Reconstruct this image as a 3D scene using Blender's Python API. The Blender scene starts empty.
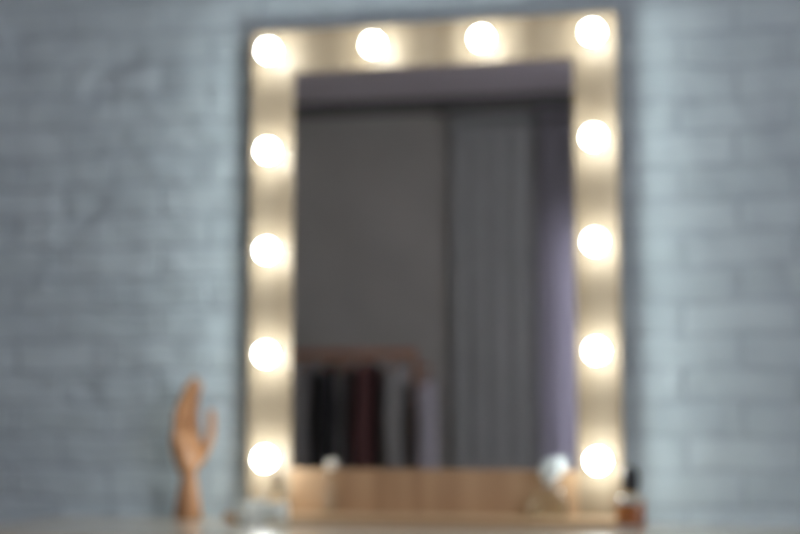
import bpy, bmesh, math, random
from mathutils import Vector, Matrix
random.seed(7)
SC = bpy.context.scene
COL = SC.collection

# ------------------------------------------------------------ camera, world, light, exposure
TH = math.radians(12.8); PH = math.atan(153/1500)
FW = Vector((-math.sin(TH)*math.cos(PH), math.cos(TH)*math.cos(PH), math.sin(PH)))
RT = Vector((math.cos(TH), math.sin(TH), 0)); UP = RT.cross(FW)
cd = bpy.data.cameras.new('camera'); cam = bpy.data.objects.new('camera', cd); COL.objects.link(cam)
M = Matrix((RT, UP, -FW)).transposed().to_4x4()
M.translation = Vector((3*math.sin(TH), -3*math.cos(TH), .946))
cam.matrix_world = M
cd.sensor_width = 36; cd.lens = 67.5; cd.clip_start = .05
cd.dof.use_dof = True; cd.dof.focus_distance = .8; cd.dof.aperture_fstop = 6.0
SC.camera = cam

w = bpy.data.worlds.new('sky'); SC.world = w; w.use_nodes = True
w.node_tree.nodes['Background'].inputs[0].default_value = (.83, .82, .93, 1)
w.node_tree.nodes['Background'].inputs[1].default_value = 5.2

ld = bpy.data.lights.new('ambient_fill', 'AREA'); ld.shape = 'RECTANGLE'; ld.size = 1.9; ld.size_y = 1.5  # soft ambient fill lamp, added outside an unseen opening
ld.energy = 29; ld.color = (.93, .96, 1.0)
lo = bpy.data.objects.new('ambient_fill', ld); COL.objects.link(lo)
lo.location = (2.36, -2.9, 1.55); lo.rotation_euler = (0, math.radians(90), 0)

BULB = 39.0
SC.view_settings.view_transform = 'Standard'; SC.view_settings.look = 'None'
SC.view_settings.gamma = 1; SC.view_settings.exposure = 0
SC.view_settings.use_curve_mapping = False
SC.cycles.use_denoising = True; SC.cycles.sample_clamp_indirect = 4
SC.cycles.max_bounces = 10

# ------------------------------------------------------------ materials
def mat(name, col, rough=.6, metal=0, **kw):
    m = bpy.data.materials.new(name); m.use_nodes = True
    b = m.node_tree.nodes['Principled BSDF']
    b.inputs['Base Color'].default_value = (*col, 1); b.inputs['Roughness'].default_value = rough
    b.inputs['Metallic'].default_value = metal
    for k, v in kw.items(): b.inputs[k.replace('_', ' ')].default_value = v
    return m

def nz(m, scale, vec=None, detail=4):
    n = m.node_tree.nodes.new('ShaderNodeTexNoise'); n.inputs['Scale'].default_value = scale
    n.inputs['Detail'].default_value = detail
    if vec: m.node_tree.links.new(vec, n.inputs['Vector'])
    return n

def coords(m, scale=(1, 1, 1)):
    t = m.node_tree.nodes.new('ShaderNodeTexCoord'); mp = m.node_tree.nodes.new('ShaderNodeMapping')
    mp.inputs['Scale'].default_value = scale
    m.node_tree.links.new(t.outputs['Object'], mp.inputs['Vector'])
    return mp.outputs['Vector']

def ramped(m, fac, c0, c1, p0=.3, p1=.7):
    r = m.node_tree.nodes.new('ShaderNodeValToRGB')
    r.color_ramp.elements[0].color = (*c0, 1); r.color_ramp.elements[1].color = (*c1, 1)
    r.color_ramp.elements[0].position = p0; r.color_ramp.elements[1].position = p1
    m.node_tree.links.new(fac, r.inputs['Fac'])
    m.node_tree.links.new(r.outputs['Color'], m.node_tree.nodes['Principled BSDF'].inputs['Base Color'])
    return r

def add_bump(m, height, strength=.3, dist=.002):
    b = m.node_tree.nodes.new('ShaderNodeBump'); b.inputs['Strength'].default_value = strength
    b.inputs['Distance'].default_value = dist
    m.node_tree.links.new(height, b.inputs['Height'])
    m.node_tree.links.new(b.outputs['Normal'], m.node_tree.nodes['Principled BSDF'].inputs['Normal'])

def wood(name, c0, c1, scale, rough=.5, p0=.3, p1=.7, bump=.15):
    m = mat(name, c0, rough)
    n = nz(m, 1, coords(m, scale), 5)
    ramped(m, n.outputs['Fac'], c0, c1, p0, p1)
    add_bump(m, n.outputs['Fac'], bump, .001)
    return m

def cloth(name, c, var=.8, **kw):
    m = mat(name, c, .9, **kw)
    n = nz(m, 1, coords(m, (60, 60, 8)))
    ramped(m, n.outputs['Fac'], tuple(v*var for v in c), c)
    add_bump(m, n.outputs['Fac'], .2, .002)
    return m

OAK = wood('glare_paled_oak', (.26, .20, .13), (.39, .315, .22), (26, 26, 1.6), .45)  # frame oak, washed-out glare of the bulbs mixed into its colour
PANEL = wood('oak_without_glare', (.37, .225, .12), (.56, .375, .22), (16, 16, 1.2), .5, .35, .65)  # same oak, colour left free of the glare tint
SHELF = wood('oak_shelf_board', (.40, .25, .13), (.52, .36, .21), (2, 30, 30), .5)
TABLE = wood('cream_wood_top', (.60, .54, .43), (.70, .64, .53), (2, 22, 22), .3, bump=.04)
TABLE.node_tree.nodes['Principled BSDF'].inputs['Coat Weight'].default_value = 1
TABLE.node_tree.nodes['Principled BSDF'].inputs['Coat Roughness'].default_value = .22
HANDW = wood('orange_beech', (.29, .125, .048), (.55, .30, .14), (60, 60, 7), .42)
HANGW = wood('reddish_hanger_wood', (.30, .115, .045), (.48, .21, .095), (12, 60, 60), .45)
FLOORW = wood('floor_boards', (.20, .13, .08), (.34, .24, .15), (1.5, 14, 1), .4)
DARKBACK = mat('dark_backing_board', (.10, .095, .095), .7)
WHITE = mat('white_lacquer', (.78, .78, .76), .4)
SOCKET = mat('white_ceramic_socket', (.8, .79, .76), .35)
MIRROR = mat('silvered_glass', (.90, .905, .90), 0, 1)
GLASS = mat('clear_glass', (.93, .98, .97), .02, Transmission_Weight=1, IOR=1.45)
FROST = mat('frosted_glass', (.86, .95, .97), .35, Transmission_Weight=.45, IOR=1.4)
OPAL = mat('opal_white_glass', (.93, .97, .95), .25)
def see_light(m, c, f):
    nt = m.node_tree; t = nt.nodes.new('ShaderNodeBsdfTranslucent'); t.inputs['Color'].default_value = (*c, 1)
    x = nt.nodes.new('ShaderNodeMixShader'); x.inputs[0].default_value = f
    nt.links.new(nt.nodes['Principled BSDF'].outputs[0], x.inputs[1]); nt.links.new(t.outputs[0], x.inputs[2])
    nt.links.new(x.outputs[0], nt.nodes['Material Output'].inputs['Surface'])
see_light(OPAL, (.98, 1, .98), .6)
for k, v in (('Subsurface Weight', 0), ('Subsurface Scale', .04), ('Subsurface Radius', (1, 1, 1))): OPAL.node_tree.nodes['Principled BSDF'].inputs[k].default_value = v
AMBER = mat('amber_perfume', (.80, .30, .09), .08, Transmission_Weight=.55, IOR=1.36)
PALEAMB = mat('pale_amber_perfume', (.99, .93, .78), .02, Transmission_Weight=1, IOR=1.34)
JARG = mat('milky_glass', (.97, 1, .99), .45, Transmission_Weight=.85, IOR=1.3)
BLACK = mat('black_gloss_cap', (.012, .012, .014), .3)
BROWNCAP = mat('brown_cap', (.16, .07, .045), .4)
CORK = wood('cork', (.22, .10, .05), (.36, .19, .10), (150, 150, 150), .8)
CREAM = mat('cream_ceramic', (.85, .80, .68), .3)
GOLD = mat('gold_collar', (.75, .52, .25), .3, 1)
METAL = mat('brushed_metal', (.5, .5, .5), .35, 1)
CEIL = mat('ceiling_paint', (.72, .69, .74), .9)
GREYWALL = mat('grey_wall_paint', (.34, .335, .315), .9)
n_ = nz(GREYWALL, 3, coords(GREYWALL)); ramped(GREYWALL, n_.outputs['Fac'], (.41, .40, .365), (.46, .45, .415))
CORNICE = mat('dark_cornice_paint', (.13, .128, .125), .8)
DRAPE = cloth('grey_green_drape', (.40, .415, .405), .85)
SHEER = cloth('lavender_sheer', (.36, .355, .375), .92)
bs = SHEER.node_tree.nodes['Principled BSDF']
tr = SHEER.node_tree.nodes.new('ShaderNodeBsdfTranslucent'); tr.inputs['Color'].default_value = (.76, .74, .82, 1)
mx = SHEER.node_tree.nodes.new('ShaderNodeMixShader'); mx.inputs[0].default_value = .5
SHEER.node_tree.links.new(bs.outputs[0], mx.inputs[1]); SHEER.node_tree.links.new(tr.outputs[0], mx.inputs[2])
SHEER.node_tree.links.new(mx.outputs[0], SHEER.node_tree.nodes['Material Output'].inputs['Surface'])

def window_glass():
    m = bpy.data.materials.new('window_glass'); m.use_nodes = True; nt = m.node_tree; nt.nodes.clear()
    o = nt.nodes.new('ShaderNodeOutputMaterial'); t = nt.nodes.new('ShaderNodeBsdfTransparent')
    g = nt.nodes.new('ShaderNodeBsdfGlossy'); g.inputs['Roughness'].default_value = .02
    x = nt.nodes.new('ShaderNodeMixShader'); x.inputs[0].default_value = .08
    nt.links.new(t.outputs[0], x.inputs[1]); nt.links.new(g.outputs[0], x.inputs[2]); nt.links.new(x.outputs[0], o.inputs[0])
    return m
PANE = window_glass()

def bulb_mat():
    m = bpy.data.materials.new('lit_opal_bulb'); m.use_nodes = True; nt = m.node_tree; nt.nodes.clear()
    o = nt.nodes.new('ShaderNodeOutputMaterial'); e = nt.nodes.new('ShaderNodeEmission')
    e.inputs['Color'].default_value = (.945, 1.0, .975, 1); e.inputs['Strength'].default_value = BULB
    nt.links.new(e.outputs[0], o.inputs[0]); return m
LIT = bulb_mat()

def brick_mat():
    m = mat('painted_blue_grey_brick', (.43, .51, .545), .75)
    nt = m.node_tree; L = nt.links.new
    t = nt.nodes.new('ShaderNodeTexCoord'); s = nt.nodes.new('ShaderNodeSeparateXYZ'); c = nt.nodes.new('ShaderNodeCombineXYZ')
    L(t.outputs['Object'], s.inputs[0]); L(s.outputs['X'], c.inputs['X']); L(s.outputs['Z'], c.inputs['Y'])
    wn = nz(m, 7, c.outputs[0], 3)                         # uneven hand-laid joints
    sub = nt.nodes.new('ShaderNodeVectorMath'); sub.operation = 'SUBTRACT'; sub.inputs[1].default_value = (.5, .5, .5)
    sc = nt.nodes.new('ShaderNodeVectorMath'); sc.operation = 'SCALE'; sc.inputs['Scale'].default_value = .028
    ad = nt.nodes.new('ShaderNodeVectorMath'); ad.operation = 'ADD'
    L(wn.outputs['Color'], sub.inputs[0]); L(sub.outputs[0], sc.inputs[0]); L(c.outputs[0], ad.inputs[0]); L(sc.outputs[0], ad.inputs[1])
    b = nt.nodes.new('ShaderNodeTexBrick')
    b.inputs['Scale'].default_value = 1; b.inputs['Brick Width'].default_value = .215; b.inputs['Row Height'].default_value = .0655
    b.inputs['Mortar Size'].default_value = .007; b.inputs['Mortar Smooth'].default_value = .6
    off = nt.nodes.new('ShaderNodeVectorMath'); off.operation = 'ADD'; off.inputs[1].default_value = (5.03, .004, 0)
    L(ad.outputs[0], off.inputs[0]); L(off.outputs[0], b.inputs['Vector'])
    for k, v in (('Color1', (.56, .67, .71, 1)), ('Color2', (.625, .74, .78, 1)), ('Mortar', (.51, .61, .66, 1))): b.inputs[k].default_value = v
    blot = nz(m, 11, c.outputs[0], 4)
    mxr = nt.nodes.new('ShaderNodeMix'); mxr.data_type = 'RGBA'; mxr.blend_type = 'MULTIPLY'; mxr.inputs['Factor'].default_value = .45
    rp = nt.nodes.new('ShaderNodeValToRGB'); rp.color_ramp.elements[0].position = .32; rp.color_ramp.elements[1].position = .62
    rp.color_ramp.elements[0].color = (.80, .81, .84, 1); rp.color_ramp.elements[1].color = (1, 1, 1, 1)
    L(blot.outputs['Fac'], rp.inputs['Fac'])
    L(b.outputs['Color'], mxr.inputs['A']); L(rp.outputs['Color'], mxr.inputs['B'])
    L(mxr.outputs['Result'], nt.nodes['Principled BSDF'].inputs['Base Color'])
    # height: bricks stand out of the joints, lumpy thick paint and a few dents
    lump = nz(m, 16, c.outputs[0], 5)
    dent = nt.nodes.new('ShaderNodeTexNoise'); dent.inputs['Scale'].default_value = 5.5; dent.inputs['Detail'].default_value = 2
    L(c.outputs[0], dent.inputs['Vector'])
    dr = nt.nodes.new('ShaderNodeValToRGB'); dr.color_ramp.elements[0].position = .30; dr.color_ramp.elements[1].position = .42
    L(dent.outputs['Fac'], dr.inputs['Fac'])
    ma = nt.nodes.new('ShaderNodeMath'); ma.operation = 'MULTIPLY_ADD'; ma.inputs[1].default_value = -1.0   # -mortar + lumps
    l2 = nt.nodes.new('ShaderNodeMath'); l2.operation = 'MULTIPLY'; l2.inputs[1].default_value = 3.4
    L(lump.outputs['Fac'], l2.inputs[0]); L(b.outputs['Fac'], ma.inputs[0]); L(l2.outputs[0], ma.inputs[2])
    m2 = nt.nodes.new('ShaderNodeMath'); m2.operation = 'MULTIPLY_ADD'; m2.inputs[1].default_value = 1.9
    L(dr.outputs['Color'], m2.inputs[0]); L(ma.outputs[0], m2.inputs[2])
    add_bump(m, m2.outputs[0], .56, .006)
    return m
BRICK = brick_mat()

# ------------------------------------------------------------ geometry helpers
def link(name, bm, m, parent=None, loc=None, smooth=False, rot=None):
    me = bpy.data.meshes.new(name); bmesh.ops.recalc_face_normals(bm, faces=bm.faces); bm.to_mesh(me); bm.free()
    for x in (m if isinstance(m, (list, tuple)) else [m]): me.materials.append(x)
    if smooth:
        for p in me.polygons: p.use_smooth = True
    o = bpy.data.objects.new(name, me); COL.objects.link(o)
    if parent: o.parent = parent
    if loc: o.location = loc
    if rot: o.rotation_euler = rot
    return o

def box(bm, x0, x1, y0, y1, z0, z1):
    v = [bm.verts.new(p) for p in ((x0,y0,z0),(x1,y0,z0),(x1,y1,z0),(x0,y1,z0),(x0,y0,z1),(x1,y0,z1),(x1,y1,z1),(x0,y1,z1))]
    for f in ((0,1,2,3),(4,5,6,7),(0,1,5,4),(1,2,6,5),(2,3,7,6),(3,0,4,7)): bm.faces.new([v[i] for i in f])

def bevel(o, wd, seg=3):
    b = o.modifiers.new('bevel', 'BEVEL'); b.width = wd; b.segments = seg; b.limit_method = 'ANGLE'; return o

def lathe(bm, prof, n=32, cx=0, cy=0, sx=1, sy=1):
    rings = []
    for r, z in prof:
        if r < 1e-6: rings.append([bm.verts.new((cx, cy, z))])
        else: rings.append([bm.verts.new((cx+sx*r*math.cos(2*math.pi*k/n), cy+sy*r*math.sin(2*math.pi*k/n), z)) for k in range(n)])
    for a, b in zip(rings, rings[1:]):
        for k in range(n):
            if len(a) == 1 and len(b) == 1: continue
            if len(a) == 1: bm.faces.new((a[0], b[k], b[(k+1) % n]))
            elif len(b) == 1: bm.faces.new((a[k], a[(k+1) % n], b[0]))
            else: bm.faces.new((a[k], a[(k+1) % n], b[(k+1) % n], b[k]))
    return rings

def rrect_loft(bm, rings, n=28):
    """rings: (z, cx, cy, half_x, half_y, exponent) superellipse loft with capped ends"""
    R = []
    for z, cx, cy, hx, hy, e in rings:
        r = []
        for k in range(n):
            a = 2*math.pi*k/n; c, s = math.cos(a), math.sin(a)
            r.append(bm.verts.new((cx+hx*math.copysign(abs(c)**(2/e), c), cy+hy*math.copysign(abs(s)**(2/e), s), z)))
        R.append(r)
    for a, b in zip(R, R[1:]):
        for k in range(n): bm.faces.new((a[k], a[(k+1) % n], b[(k+1) % n], b[k]))
    bm.faces.new(R[0]); bm.faces.new(R[-1])

def tube(bm, pts, rads, n=16):
    pts = [Vector(p) for p in pts]; R = []; u = None
    for i, p in enumerate(pts):
        t = (pts[min(i+1, len(pts)-1)]-pts[max(i-1, 0)]).normalized()
        if u is None:
            u = t.orthogonal().normalized()
        u = (u-t*u.dot(t)).normalized(); v = t.cross(u)
        R.append([bm.verts.new(p+rads[i]*(math.cos(2*math.pi*k/n)*u+math.sin(2*math.pi*k/n)*v)) for k in range(n)])
    for a, b in zip(R, R[1:]):
        for k in range(n): bm.faces.new((a[k], a[(k+1) % n], b[(k+1) % n], b[k]))
    bm.faces.new(R[0]); bm.faces.new(R[-1])

def capsule(bm, a, b, ra, rb, n=20, m=7):
    """tapered rounded segment from a to b"""
    a = Vector(a); b = Vector(b); d = (b-a).normalized(); pts = []; rr = []
    for i in range(m):
        t = math.pi/2*(i+.25)/m; pts.append(a-d*ra*math.cos(t)); rr.append(ra*math.sin(t))
    for i in range(5):
        t = i/4; pts.append(a.lerp(b, t)); rr.append((ra*(1-t)+rb*t)*(1-.10*math.sin(math.pi*t)))
    for i in range(m):
        t = math.pi/2*(1-(i+.75)/m); pts.append(b+d*rb*math.cos(t)); rr.append(rb*math.sin(t))
    tube(bm, pts, rr, n)

def thing(name, label, cat, loc=(0, 0, 0), rotz=0, group=None):
    o = bpy.data.objects.new(name, None); COL.objects.link(o); o.location = loc; o.rotation_euler = (0, 0, rotz)
    o['label'] = label; o['category'] = cat
    if group: o['group'] = group
    return o

def tag(o, label, cat, group=None):
    o['label'] = label; o['category'] = cat
    if group: o['group'] = group
    return o

def struct(name, boxes, m):
    bm = bmesh.new()
    for b in boxes: box(bm, *b)
    o = link(name, bm, m); o['kind'] = 'structure'; return o

# ------------------------------------------------------------ room shell
XL, XR, YB, H = -2.45, 2.25, -5.6, 2.8
struct('floor', [(XL-.2, XR+.2, YB-.2, .2, -.1, 0)], FLOORW)
struct('ceiling', [(XL-.2, XR+.2, YB-.2, .2, H, H+.1)], CEIL)
struct('wall_front', [(XL-.2, XR+.2, 0, .2, 0, H)], BRICK)
struct('wall_left', [(XL-.2, XL, YB, 0, 0, H)], GREYWALL)
W1 = (-.31, .85, .55, 2.06)                         # opening in the back wall
struct('wall_back', [(XL-.2, W1[0], YB-.2, YB, 0, H), (W1[1], XR+.2, YB-.2, YB, 0, H),
                     (W1[0], W1[1], YB-.2, YB, 0, W1[2]), (W1[0], W1[1], YB-.2, YB, W1[3], H)], GREYWALL)
W2 = (-3.85, -1.95, .8, 2.3)                        # unseen opening in the right wall, added for the fill lamp
struct('wall_right', [(XR, XR+.2, YB, W2[0], 0, H), (XR, XR+.2, W2[1], 0, 0, H),
                      (XR, XR+.2, W2[0], W2[1], 0, W2[2]), (XR, XR+.2, W2[0], W2[1], W2[3], H)], GREYWALL)
struct('trim_1', [(XL, XR, YB, YB+.06, H-.075, H)], CORNICE)
struct('baseboard_back', [(XL, XR, YB, YB+.015, 0, .09)], WHITE)
struct('baseboard_front', [(XL, XR, -.015, 0, 0, .09)], WHITE)

def window(name, horiz, a0, a1, z0, z1, c):
    t = .05; bm = bmesh.new()
    def B(u0, u1, v0, v1, d=.03):
        if horiz: box(bm, u0, u1, c-d, c+d, v0, v1)
        else: box(bm, c-d, c+d, u0, u1, v0, v1)
    B(a0, a1, z0, z0+t); B(a0, a1, z1-t, z1); B(a0, a0+t, z0+t, z1-t); B(a1-t, a1, z0+t, z1-t)
    mid = (a0+a1)/2; B(mid-.025, mid+.025, z0+t, z1-t)
    o = link(name, bm, WHITE); o['kind'] = 'structure'
    for u0, u1 in ((a0+t, mid-.025), (mid+.025, a1-t)):
        bm = bmesh.new(); B(u0, u1, z0+t, z1-t, .003); link('window_pane', bm, PANE, o)
window('window_1', True, *W1, YB-.08)
window('fill_window', False, *W2, XR+.06)  # unseen window added to house the fill lamp

# ------------------------------------------------------------ curtains on the back wall
def curtain(name, x0, x1, z0, z1, y, amp, per, m, label, seed):
    rnd = random.Random(seed); ph = [rnd.uniform(0, 6) for _ in range(3)]
    t = thing(name, label, 'curtain', ((x0+x1)/2, y, z0))
    bm = bmesh.new(); nx = int((x1-x0)/.008); nzz = 24; g = []
    hw = (x1-x0)/2
    for j in range(nzz+1):
        z = (z1-z0)*j/nzz; row = []
        for i in range(nx+1):
            x = -hw+2*hw*i/nx
            a = amp*(1-.35*j/nzz)
            yy = a*math.sin(2*math.pi*x/per+ph[0]+.5*math.sin(3*x+ph[1]))+.35*a*math.sin(2*math.pi*x/(per*.43)+ph[2]+z*.5)
            row.append(bm.verts.new((x, yy, z)))
        g.append(row)
    for j in range(nzz):
        for i in range(nx): bm.faces.new((g[j][i], g[j][i+1], g[j+1][i+1], g[j+1][i]))
    o = link('fabric', bm, m, t, smooth=True)
    s = o.modifiers.new('thickness', 'SOLIDIFY'); s.thickness = .0015
    bm = bmesh.new(); box(bm, -hw, hw, -.018, .018, z1-z0, z1-z0+.03); link('heading_tape', bm, m, t)
    return t
curtain('drape', -.945, -.42, .03, 2.67, YB+.038, .009, .11, DRAPE, 'heavy grey-green floor-length drape seen in the mirror, right of the clothes rack', 3)
curtain('sheer_curtain', -.425, .95, .03, 2.67, YB+.088, .012, .10, SHEER, 'pale lavender sheer curtain glowing in front of a window, seen at right edge of mirror', 5)
rl = thing('curtain_rail', 'dark ceiling-height curtain rail above the drapes seen in the mirror', 'curtain rail', (0, YB+.063, 2.70))
bm = bmesh.new(); tube(bm, [(-1.0, 0, .012), (1.0, 0, .012)], [.012, .012]); link('rod', bm, CORNICE, rl)
for x in (-.98, .02, .98):
    bm = bmesh.new(); box(bm, x-.01, x+.01, -.063, .0, .0, .024); link('bracket', bm, CORNICE, rl)

# ------------------------------------------------------------ vanity table
TZ = .75
tb = thing('vanity_table', 'cream wooden vanity table with a plain glossy top against the brick wall', 'table', (.065, -.26, 0))
bm = bmesh.new(); box(bm, -.787, .787, -.26, .258, TZ-.03, TZ); bevel(link('tabletop', bm, TABLE, tb), .003)
bm = bmesh.new(); box(bm, -.72, .72, -.22, .22, TZ-.13, TZ-.03); bevel(link('apron', bm, WHITE, tb), .003)
for k in (-1, 0, 1):
    bm = bmesh.new(); box(bm, k*.46-.21, k*.46+.21, -.236, -.22, TZ-.122, TZ-.04); dr = bevel(link('drawer', bm, WHITE, tb), .002)
    bm = bmesh.new(); lathe(bm, [(0, 0), (.006, 0), (.006, .012), (.013, .016), (.013, .024), (0, .027)], 20)
    link('knob', bm, METAL, dr, (k*.46, -.236, TZ-.08), True, (math.radians(90), 0, 0))
for sx in (-1, 1):
    for sy in (-1, 1):
        bm = bmesh.new(); rrect_loft(bm, [(0, sx*.725, sy*.215, .016, .016, 6), (TZ-.03, sx*.71, sy*.20, .026, .026, 6)]); link('leg', bm, WHITE, tb)

# ------------------------------------------------------------ lighted mirror
FX0, FX1, FZ0, FZ1 = -.2985, .4425, .765, 1.7375
IX0, IX1, IZ0, IZ1 = -.2090, .358, .851, 1.6485
FD = .055
mr = thing('vanity_mirror', 'large rectangular makeup mirror in an oak frame with bulb glare in its colour and twelve lit bulbs', 'mirror', (.0655, 0, TZ))
P = Vector((.0655, 0, TZ))
def off(x): return x-.0655
bm = bmesh.new()                                    # two stiles and a top rail in one inverted U
O_ = [(FX0, FZ0), (FX0, FZ1), (FX1, FZ1), (FX1, FZ0), (IX1, FZ0), (IX1, IZ1), (IX0, IZ1), (IX0, FZ0)]
VV = [[bm.verts.new((off(x), yy, z-TZ)) for x, z in O_] for yy in (-FD, -.004)]
for q in VV:
    for f in ((0, 1, 6, 7), (1, 2, 5, 6), (2, 3, 4, 5)): bm.faces.new([q[k] for k in f])
for k in range(8): bm.faces.new((VV[0][k], VV[0][(k+1) % 8], VV[1][(k+1) % 8], VV[1][k]))
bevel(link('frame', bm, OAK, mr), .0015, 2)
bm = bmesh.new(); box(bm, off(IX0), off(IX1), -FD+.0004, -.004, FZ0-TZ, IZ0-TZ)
bevel(link('lower_panel', bm, PANEL, mr), .001, 2)['label'] = 'brown oak panel below the glass, without the glare tint of the frame'
bm = bmesh.new(); box(bm, off(IX0), off(IX1), -.051, -.006, IZ0-TZ, IZ1-TZ); link('mirror_glass', bm, MIRROR, mr)
bm = bmesh.new(); box(bm, off(FX0+.004), off(FX1-.004), -.004, -.0005, FZ0-TZ, FZ1-TZ-.004); link('backing_board', bm, DARKBACK, mr)
bm = bmesh.new(); box(bm, off(FX0), off(FX1), -.17, -.0005, 0, .015); bevel(link('base_shelf', bm, SHELF, mr), .0025)
bx = (-.2495, -.033, .185, .400); bz = (1.686, 1.482, 1.281, 1.075, .870)
spots = [(x, bz[0]) for x in bx]+[(x, z) for z in bz[1:] for x in (bx[0], bx[3])]
proto = None
BR, BC = .0197, .043
for x, z in spots:
    if proto is None:
        bm = bmesh.new(); pr = [(0, BC+BR)]
        for k in range(1, 15):
            a = math.pi*k/18; pr.append((BR*math.sin(a), BC+BR*math.cos(a)))
        pr += [(.0115, .0215), (.0115, .016), (0, .016)]
        lathe(bm, pr, 32); b = link('light_bulb', bm, LIT, mr, smooth=True)
        bm = bmesh.new(); lathe(bm, [(0, 0), (.019, 0), (.019, .004), (.0150, .0075), (.0145, .0195), (.0118, .0195), (.0118, .012), (0, .012)], 28)
        s = link('socket', bm, SOCKET, b, smooth=False); proto = (b, s)
    else:
        b = proto[0].copy(); COL.objects.link(b); s = proto[1].copy(); COL.objects.link(s); s.parent = b
    b.location = (off(x), -FD, z-TZ); b.rotation_euler = (math.radians(90), 0, 0)

# ------------------------------------------------------------ things on the mirror's shelf and frame
t = thing('glass_vial', 'very slim clear glass vial with a round cream stopper on the mirror shelf', 'vial', (-.126, -.065, .765))
bm = bmesh.new(); lathe(bm, [(0, 0), (.0075, 0), (.0085, .002), (.0080, .045), (.0050, .062), (.0042, .070), (.0042, .082), (0, .082)], 24); link('vial_body', bm, GLASS, t, smooth=True)
bm = bmesh.new(); lathe(bm, [(0, .0822), (.0045, .0825), (.0080, .087), (.0095, .0935), (.0080, .100), (.0045, .1035), (0, .1045)], 24); link('stopper', bm, CREAM, t, smooth=True)

t = thing('glass_stopper_bottle', 'clear glass perfume bottle with a big pale stopper, on the mirror shelf', 'perfume bottle', (.305, -.085, .765), math.radians(6))
bm = bmesh.new(); rrect_loft(bm, [(0, 0, 0, .035, .017, 5), (.004, 0, 0, .0365, .0185, 5), (.030, 0, 0, .035, .018, 4), (.044, .001, 0, .029, .016, 3), (.054, .003, 0, .017, .012, 2.3), (.058, .003, 0, .010, .010, 2), (.066, .003, 0, .010, .010, 2)])
link('bottle_body', bm, GLASS, t, smooth=True)
bm = bmesh.new(); rrect_loft(bm, [(.005, 0, 0, .030, .0135, 5), (.024, 0, 0, .0295, .0135, 4), (.030, 0, 0, .029, .013, 4)])
link('perfume', bm, PALEAMB, t, smooth=True)
bm = bmesh.new(); lathe(bm, [(.0112, .056), (.0125, .057), (.0125, .063), (.0112, .064)], 24, cx=.003); link('collar', bm, METAL, t, smooth=True)
bm = bmesh.new(); rrect_loft(bm, [(.0665, .003, 0, .009, .009, 2), (.071, .004, 0, .014, .012, 2.2), (.080, .006, 0, .021, .015, 2.6), (.096, .009, 0, .023, .016, 2.6), (.106, .012, 0, .018, .013, 2.4), (.111, .013, 0, .009, .007, 2)])
link('stopper', bm, FROST, t, smooth=True)

# ------------------------------------------------------------ things on the table
t = thing('amber_perfume_bottle', 'square amber perfume bottle with tall black cap, at right foot of mirror', 'perfume bottle', (.463, -.155, TZ), math.radians(10))
bm = bmesh.new(); rrect_loft(bm, [(0, 0, 0, .023, .015, 6), (.003, 0, 0, .0248, .017, 6), (.051, 0, 0, .0248, .017, 6), (.057, 0, 0, .021, .0145, 4), (.060, 0, 0, .011, .010, 2), (.065, 0, 0, .010, .010, 2)])
link('bottle_body', bm, GLASS, t, smooth=True)
bm = bmesh.new(); rrect_loft(bm, [(.007, 0, 0, .0205, .0125, 5), (.010, 0, 0, .0212, .0130, 5), (.042, 0, 0, .0212, .0130, 5), (.044, 0, 0, .0205, .0125, 5)])
link('perfume', bm, AMBER, t, smooth=True)
bm = bmesh.new(); lathe(bm, [(.0105, .0605), (.0120, .0605), (.0120, .066), (.0105, .066)], 24); link('collar', bm, GOLD, t, smooth=True)
bm = bmesh.new(); lathe(bm, [(0, .0662), (.0115, .0662), (.0150, .069), (.0165, .084), (.0158, .098), (.0120, .108), (.006, .112), (0, .113)], 32); link('cap', bm, BLACK, t, smooth=True)

t = thing('slim_glass_bottle', 'slim clear glass bottle with small brown cap, beside the white jar', 'perfume bottle', (-.186, -.215, TZ))
bm = bmesh.new(); lathe(bm, [(0, 0), (.0185, 0), (.0200, .003), (.0200, .046), (.0175, .054), (.009, .062), (.007, .066), (.007, .080), (0, .080)], 32)
link('bottle_body', bm, GLASS, t, smooth=True)
bm = bmesh.new(); lathe(bm, [(.0202, .010), (.0206, .010), (.0206, .040), (.0202, .040)], 32); link('label', bm, OPAL, t, smooth=True)
bm = bmesh.new(); lathe(bm, [(0, .0803), (.0080, .0803), (.0088, .082), (.0088, .092), (.007, .095), (0, .0955)], 24); link('cap', bm, BROWNCAP, t, smooth=True)

t = thing('white_cream_jar', 'low round white opal glass jar with lid, left of slim glass bottle', 'jar', (-.238, -.205, TZ))
bm = bmesh.new(); lathe(bm, [(0, 0), (.024, 0), (.0275, .003), (.0285, .010), (.0285, .026), (.0270, .030), (0, .030)], 40); link('jar_body', bm, OPAL, t, smooth=True)
bm = bmesh.new(); lathe(bm, [(0, .0303), (.0290, .0303), (.0295, .032), (.0295, .042), (.0280, .045), (0, .0455)], 40); link('lid', bm, OPAL, t, smooth=True)

bm = bmesh.new(); lathe(bm, [(0, 0), (.0085, 0), (.0095, .002), (.0088, .014), (.0075, .016), (0, .0165)], 24)
tag(link('cork_stopper', bm, CORK, None, (-.322, -.10, TZ), True), 'tiny brown cork stopper on the table, between wooden hand and jar', 'cork')

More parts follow.
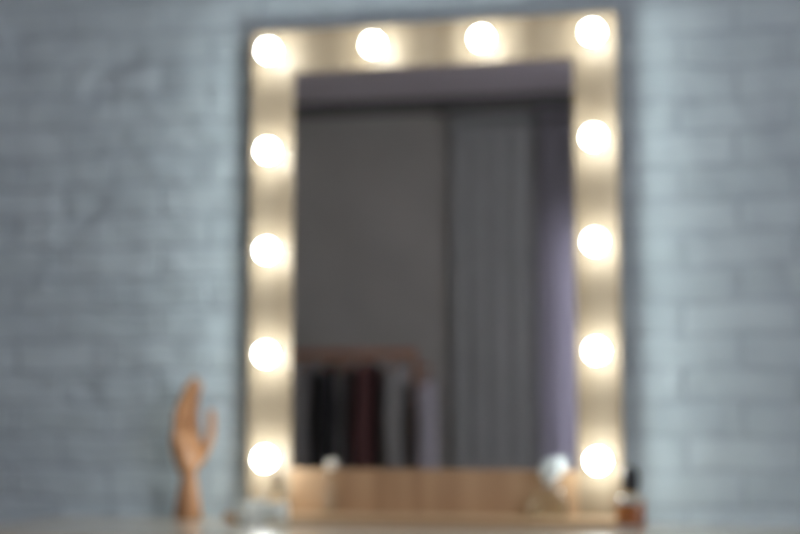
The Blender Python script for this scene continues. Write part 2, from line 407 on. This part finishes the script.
# ------------------------------------------------------------ jointed wooden hand
hd = thing('wooden_hand', 'jointed orange-brown wooden mannequin hand standing upright, left of the mirror', 'wooden hand', (-.412, -.085, TZ), math.radians(62))
bm = bmesh.new(); lathe(bm, [(0, 0), (.0265, 0), (.0275, .003), (.0255, .022), (.0205, .052), (.0180, .070), (.0170, .078), (.0120, .083), (0, .085)], 36)
link('wrist_stand', bm, HANDW, hd, smooth=True)
YO = .008
bm = bmesh.new(); capsule(bm, (0, 0, .085), (0, .001, .090), .0155, .0155); link('wrist_ball', bm, HANDW, hd, smooth=True)
bm = bmesh.new(); rrect_loft(bm, [(.088, 0, .001, .012, .010, 2.2), (.093, 0, .002, .0185, .0145, 2.3), (.108, .001, .004, .0245, .0185, 2.5), (.128, .001, .007, .031, .0200, 2.7), (.148, 0, YO, .0355, .0180, 3), (.162, -.001, YO+.001, .0365, .0145, 3), (.169, -.001, YO+.001, .034, .0095, 2.8), (.171, -.001, YO+.001, .029, .006, 2.5)], 36)
link('palm', bm, HANDW, hd, smooth=True)
lens = [(.042, .029, .022), (.048, .033, .025), (.052, .036, .026), (.047, .034, .025)]
xs = (-.0265, -.009, .009, .0265); spread = (.0, .0, .0, .01); bz0 = (.163, .169, .170, .166)
curl = ((2, 22, 44), (-2, 15, 36), (-5, 10, 30), (-7, 6, 26))
for k in range(4):
    p = Vector((xs[k], YO+.001, bz0[k])); r = .0088-(.001 if k == 0 else 0); segs = []
    root = None
    for s in range(3):
        a = math.radians(curl[k][s]); d = Vector((spread[k], -math.sin(a), math.cos(a))).normalized()
        L = lens[k][s]; q = p+d*L; r0, r1 = r*(1-.07*s), r*(1-.07*s)-.0010
        bm = bmesh.new(); capsule(bm, p+d*r0*.75, q-d*r1*.55, r0, r1)
        if root is None: root = link('finger', bm, HANDW, hd, smooth=True)
        else: link('finger_segment', bm, HANDW, root, smooth=True)
        p = q
root = None
tp = [Vector((.022, .001, .112)), Vector((.036, -.018, .150)), Vector((.037, -.025, .182)), Vector((.035, -.025, .214))]
for s in range(3):
    d = (tp[s+1]-tp[s]).normalized(); r0, r1 = (.0125, .0098, .0090)[s], (.0100, .0090, .0075)[s]
    bm = bmesh.new(); capsule(bm, tp[s]+d*r0*.6, tp[s+1]-d*r1*.5, r0, r1)
    if root is None: root = link('thumb', bm, HANDW, hd, smooth=True)
    else: link('thumb_segment', bm, HANDW, root, smooth=True)

# ------------------------------------------------------------ clothes rack at the far end of the room (seen in the mirror)
RY = -5.10; RZ = 1.305
rk = thing('clothes_rack', 'reddish wooden clothes rack with a thick rail, seen in the mirror', 'clothes rack', (-1.60, RY, 0))
bm = bmesh.new(); tube(bm, [(-.56, 0, RZ), (.555, 0, RZ)], [.021, .021], 20); link('rail', bm, HANGW, rk, smooth=True)
for x in (-.53, .548):
    bm = bmesh.new(); tube(bm, [(x, 0, .05), (x, 0, RZ-.021)], [.015, .015]); link('post', bm, HANGW, rk, smooth=True)
    bm = bmesh.new(); box(bm, x-.025, x+.025, -.22, .22, 0, .05); bevel(link('foot', bm, HANGW, rk), .006)
bm = bmesh.new(); tube(bm, [(-.515, 0, .16), (.533, 0, .16)], [.012, .012]); link('crossbar', bm, HANGW, rk, smooth=True)

bm = bmesh.new(); tube(bm, [(.556, 0, RZ-.08), (.605, 0, RZ-.08), (.608, 0, RZ-.08), (.618, 0, RZ-.08), (.628, 0, RZ-.08), (.631, 0, RZ-.08)], [.010, .010, .016, .020, .016, .010]); link('peg', bm, HANGW, rk, smooth=True)

def hanger(x, rz, wd, label, drop=.0):
    t = thing('clothes_hanger', label, 'hanger', (x, RY, RZ-drop), rz, 'wooden hangers on the clothes rack')
    bm = bmesh.new(); pts = []
    for k in range(13):
        a = math.radians(-40+k*22); pts.append((0, .0245*math.sin(a)*-1, .0245*math.cos(a)))
    pts = [(0, y, z) for _, y, z in pts]+[(0, 0, -.055)]
    tube(bm, pts, [.002]*len(pts), 8); link('hook', bm, METAL, t, smooth=True)
    bm = bmesh.new()
    tube(bm, [(-wd, 0, -.092), (-wd*.75, 0, -.075), (-wd*.3, 0, -.053), (0, 0, -.045), (wd*.3, 0, -.053), (wd*.75, 0, -.075), (wd, 0, -.092)], [.011, .014, .012, .012, .012, .014, .011], 12)
    link('hanger_arms', bm, HANGW, t, smooth=True)
    return t

def garment(name, x, rz, wd, length, m, label, cat, flare=1.1, thick=.035, seed=1, drop=0):
    """a hung garment: loft with sloping shoulders, neck opening and falling folds"""
    rnd = random.Random(seed); ph = [rnd.uniform(0, 6.3) for _ in range(4)]
    t = thing(name, label, cat, (x, RY, RZ-drop), rz, None)
    bm = bmesh.new(); n = 72; R = []
    prof = [(-.045, .22, .5), (-.058, .55, .8), (-.075, .85, .95), (-.095, 1.0, 1.0), (-.13, 1.02, 1.05)]
    m_ = 14
    for k in range(1, m_+1): prof.append((-.13-(length-.13)*k/m_, 1.0+(flare-1.0)*k/m_, 1.05+.18*k/m_))
    for z, fw_, ft in prof:
        f = min(1, max(0, (-z-.1)/.25)); r = []
        for k in range(n):
            a = 2*math.pi*k/n; c, s = math.cos(a), math.sin(a)
            fold = 1+f*(.11*math.sin(7*a+ph[0]+z*1.5)+.07*math.sin(12*a+ph[1]))
            r.append(bm.verts.new((wd*fw_*math.copysign(abs(c)**.85, c), thick*ft*fold*s+f*.004*math.sin(9*c+ph[2]), z+.01*f*math.sin(5*a+ph[3])*(abs(z)/length))))
        R.append(r)
    for a_, b_ in zip(R, R[1:]):
        for k in range(n): bm.faces.new((a_[k], a_[(k+1) % n], b_[(k+1) % n], b_[k]))
    link('cloth_body', bm, m, t, smooth=True).modifiers.new('thickness', 'SOLIDIFY').thickness = .002
    for sgn in (-1, 1):
        bm = bmesh.new(); q = []; rr = []
        for k in range(9):
            u = k/8; q.append((sgn*(wd*.93+.05*u*(1-u)), .006*math.sin(6*u+ph[0])+.0, -.10-u*length*.62)); rr.append(min(.028, thick*.8)*(1-.2*u)+.002*math.sin(9*u+ph[1]))
        tube(bm, q, rr, 16); link('sleeve', bm, m, t, smooth=True)
    return t
BLK = cloth('black_wool', (.022, .022, .024)); GRY = cloth('mid_grey_jersey', (.27, .262, .255)); MAR = cloth('dark_maroon_wool', (.10, .04, .038))
LGR = cloth('light_grey_linen', (.29, .283, .272)); LAV = cloth('lavender_white_cotton', (.38, .365, .39)); DGR = cloth('charcoal_knit', (.07, .07, .072))
GAR = [
 (-1.92, 90, .18, .75, DGR, 'charcoal_coat', 'charcoal coat on the rack at far left edge of mirror', 'coat', 1.05, .045),
 (-1.655, 90, .17, .80, GRY, 'grey_shirt', 'mid grey long shirt on the rack, left of the black coat', 'shirt', 1.05, .050),
 (-1.515, 90, .17, .82, BLK, 'black_coat', 'black coat hanging on the rack, left of the maroon dress', 'coat', 1.05, .050),
 (-1.432, 90, .16, .70, GRY, 'grey_blouse', 'narrow grey blouse squeezed between black coat and maroon dress', 'blouse', 1.0, .011),
 (-1.316, 90, .17, .85, MAR, 'maroon_dress', 'dark maroon dress hanging at the middle of the rack', 'dress', 1.05, .067),
 (-1.154, 90, .17, .82, LGR, 'light_grey_shirt', 'light grey shirt on the rack, right of the maroon dress', 'shirt', 1.05, .062),
 (-.984, 90, .15, .86, LAV, 'pale_lavender_shirt', 'pale lavender white shirt hanging from the peg at the right end of the rack', 'shirt', 1.15, .042),
]
for i, (x, deg, wd, ln, m, nm, lb, ct, fl, th) in enumerate(GAR):
    dp = .0925 if m is LAV else .0015
    hanger(x, math.radians(deg), wd-.01, 'wooden hanger holding the '+nm.replace('_', ' ')+' on the rack', dp)
    garment(nm, x, math.radians(deg), wd, ln, m, lb, ct, fl, th, i+1, dp)
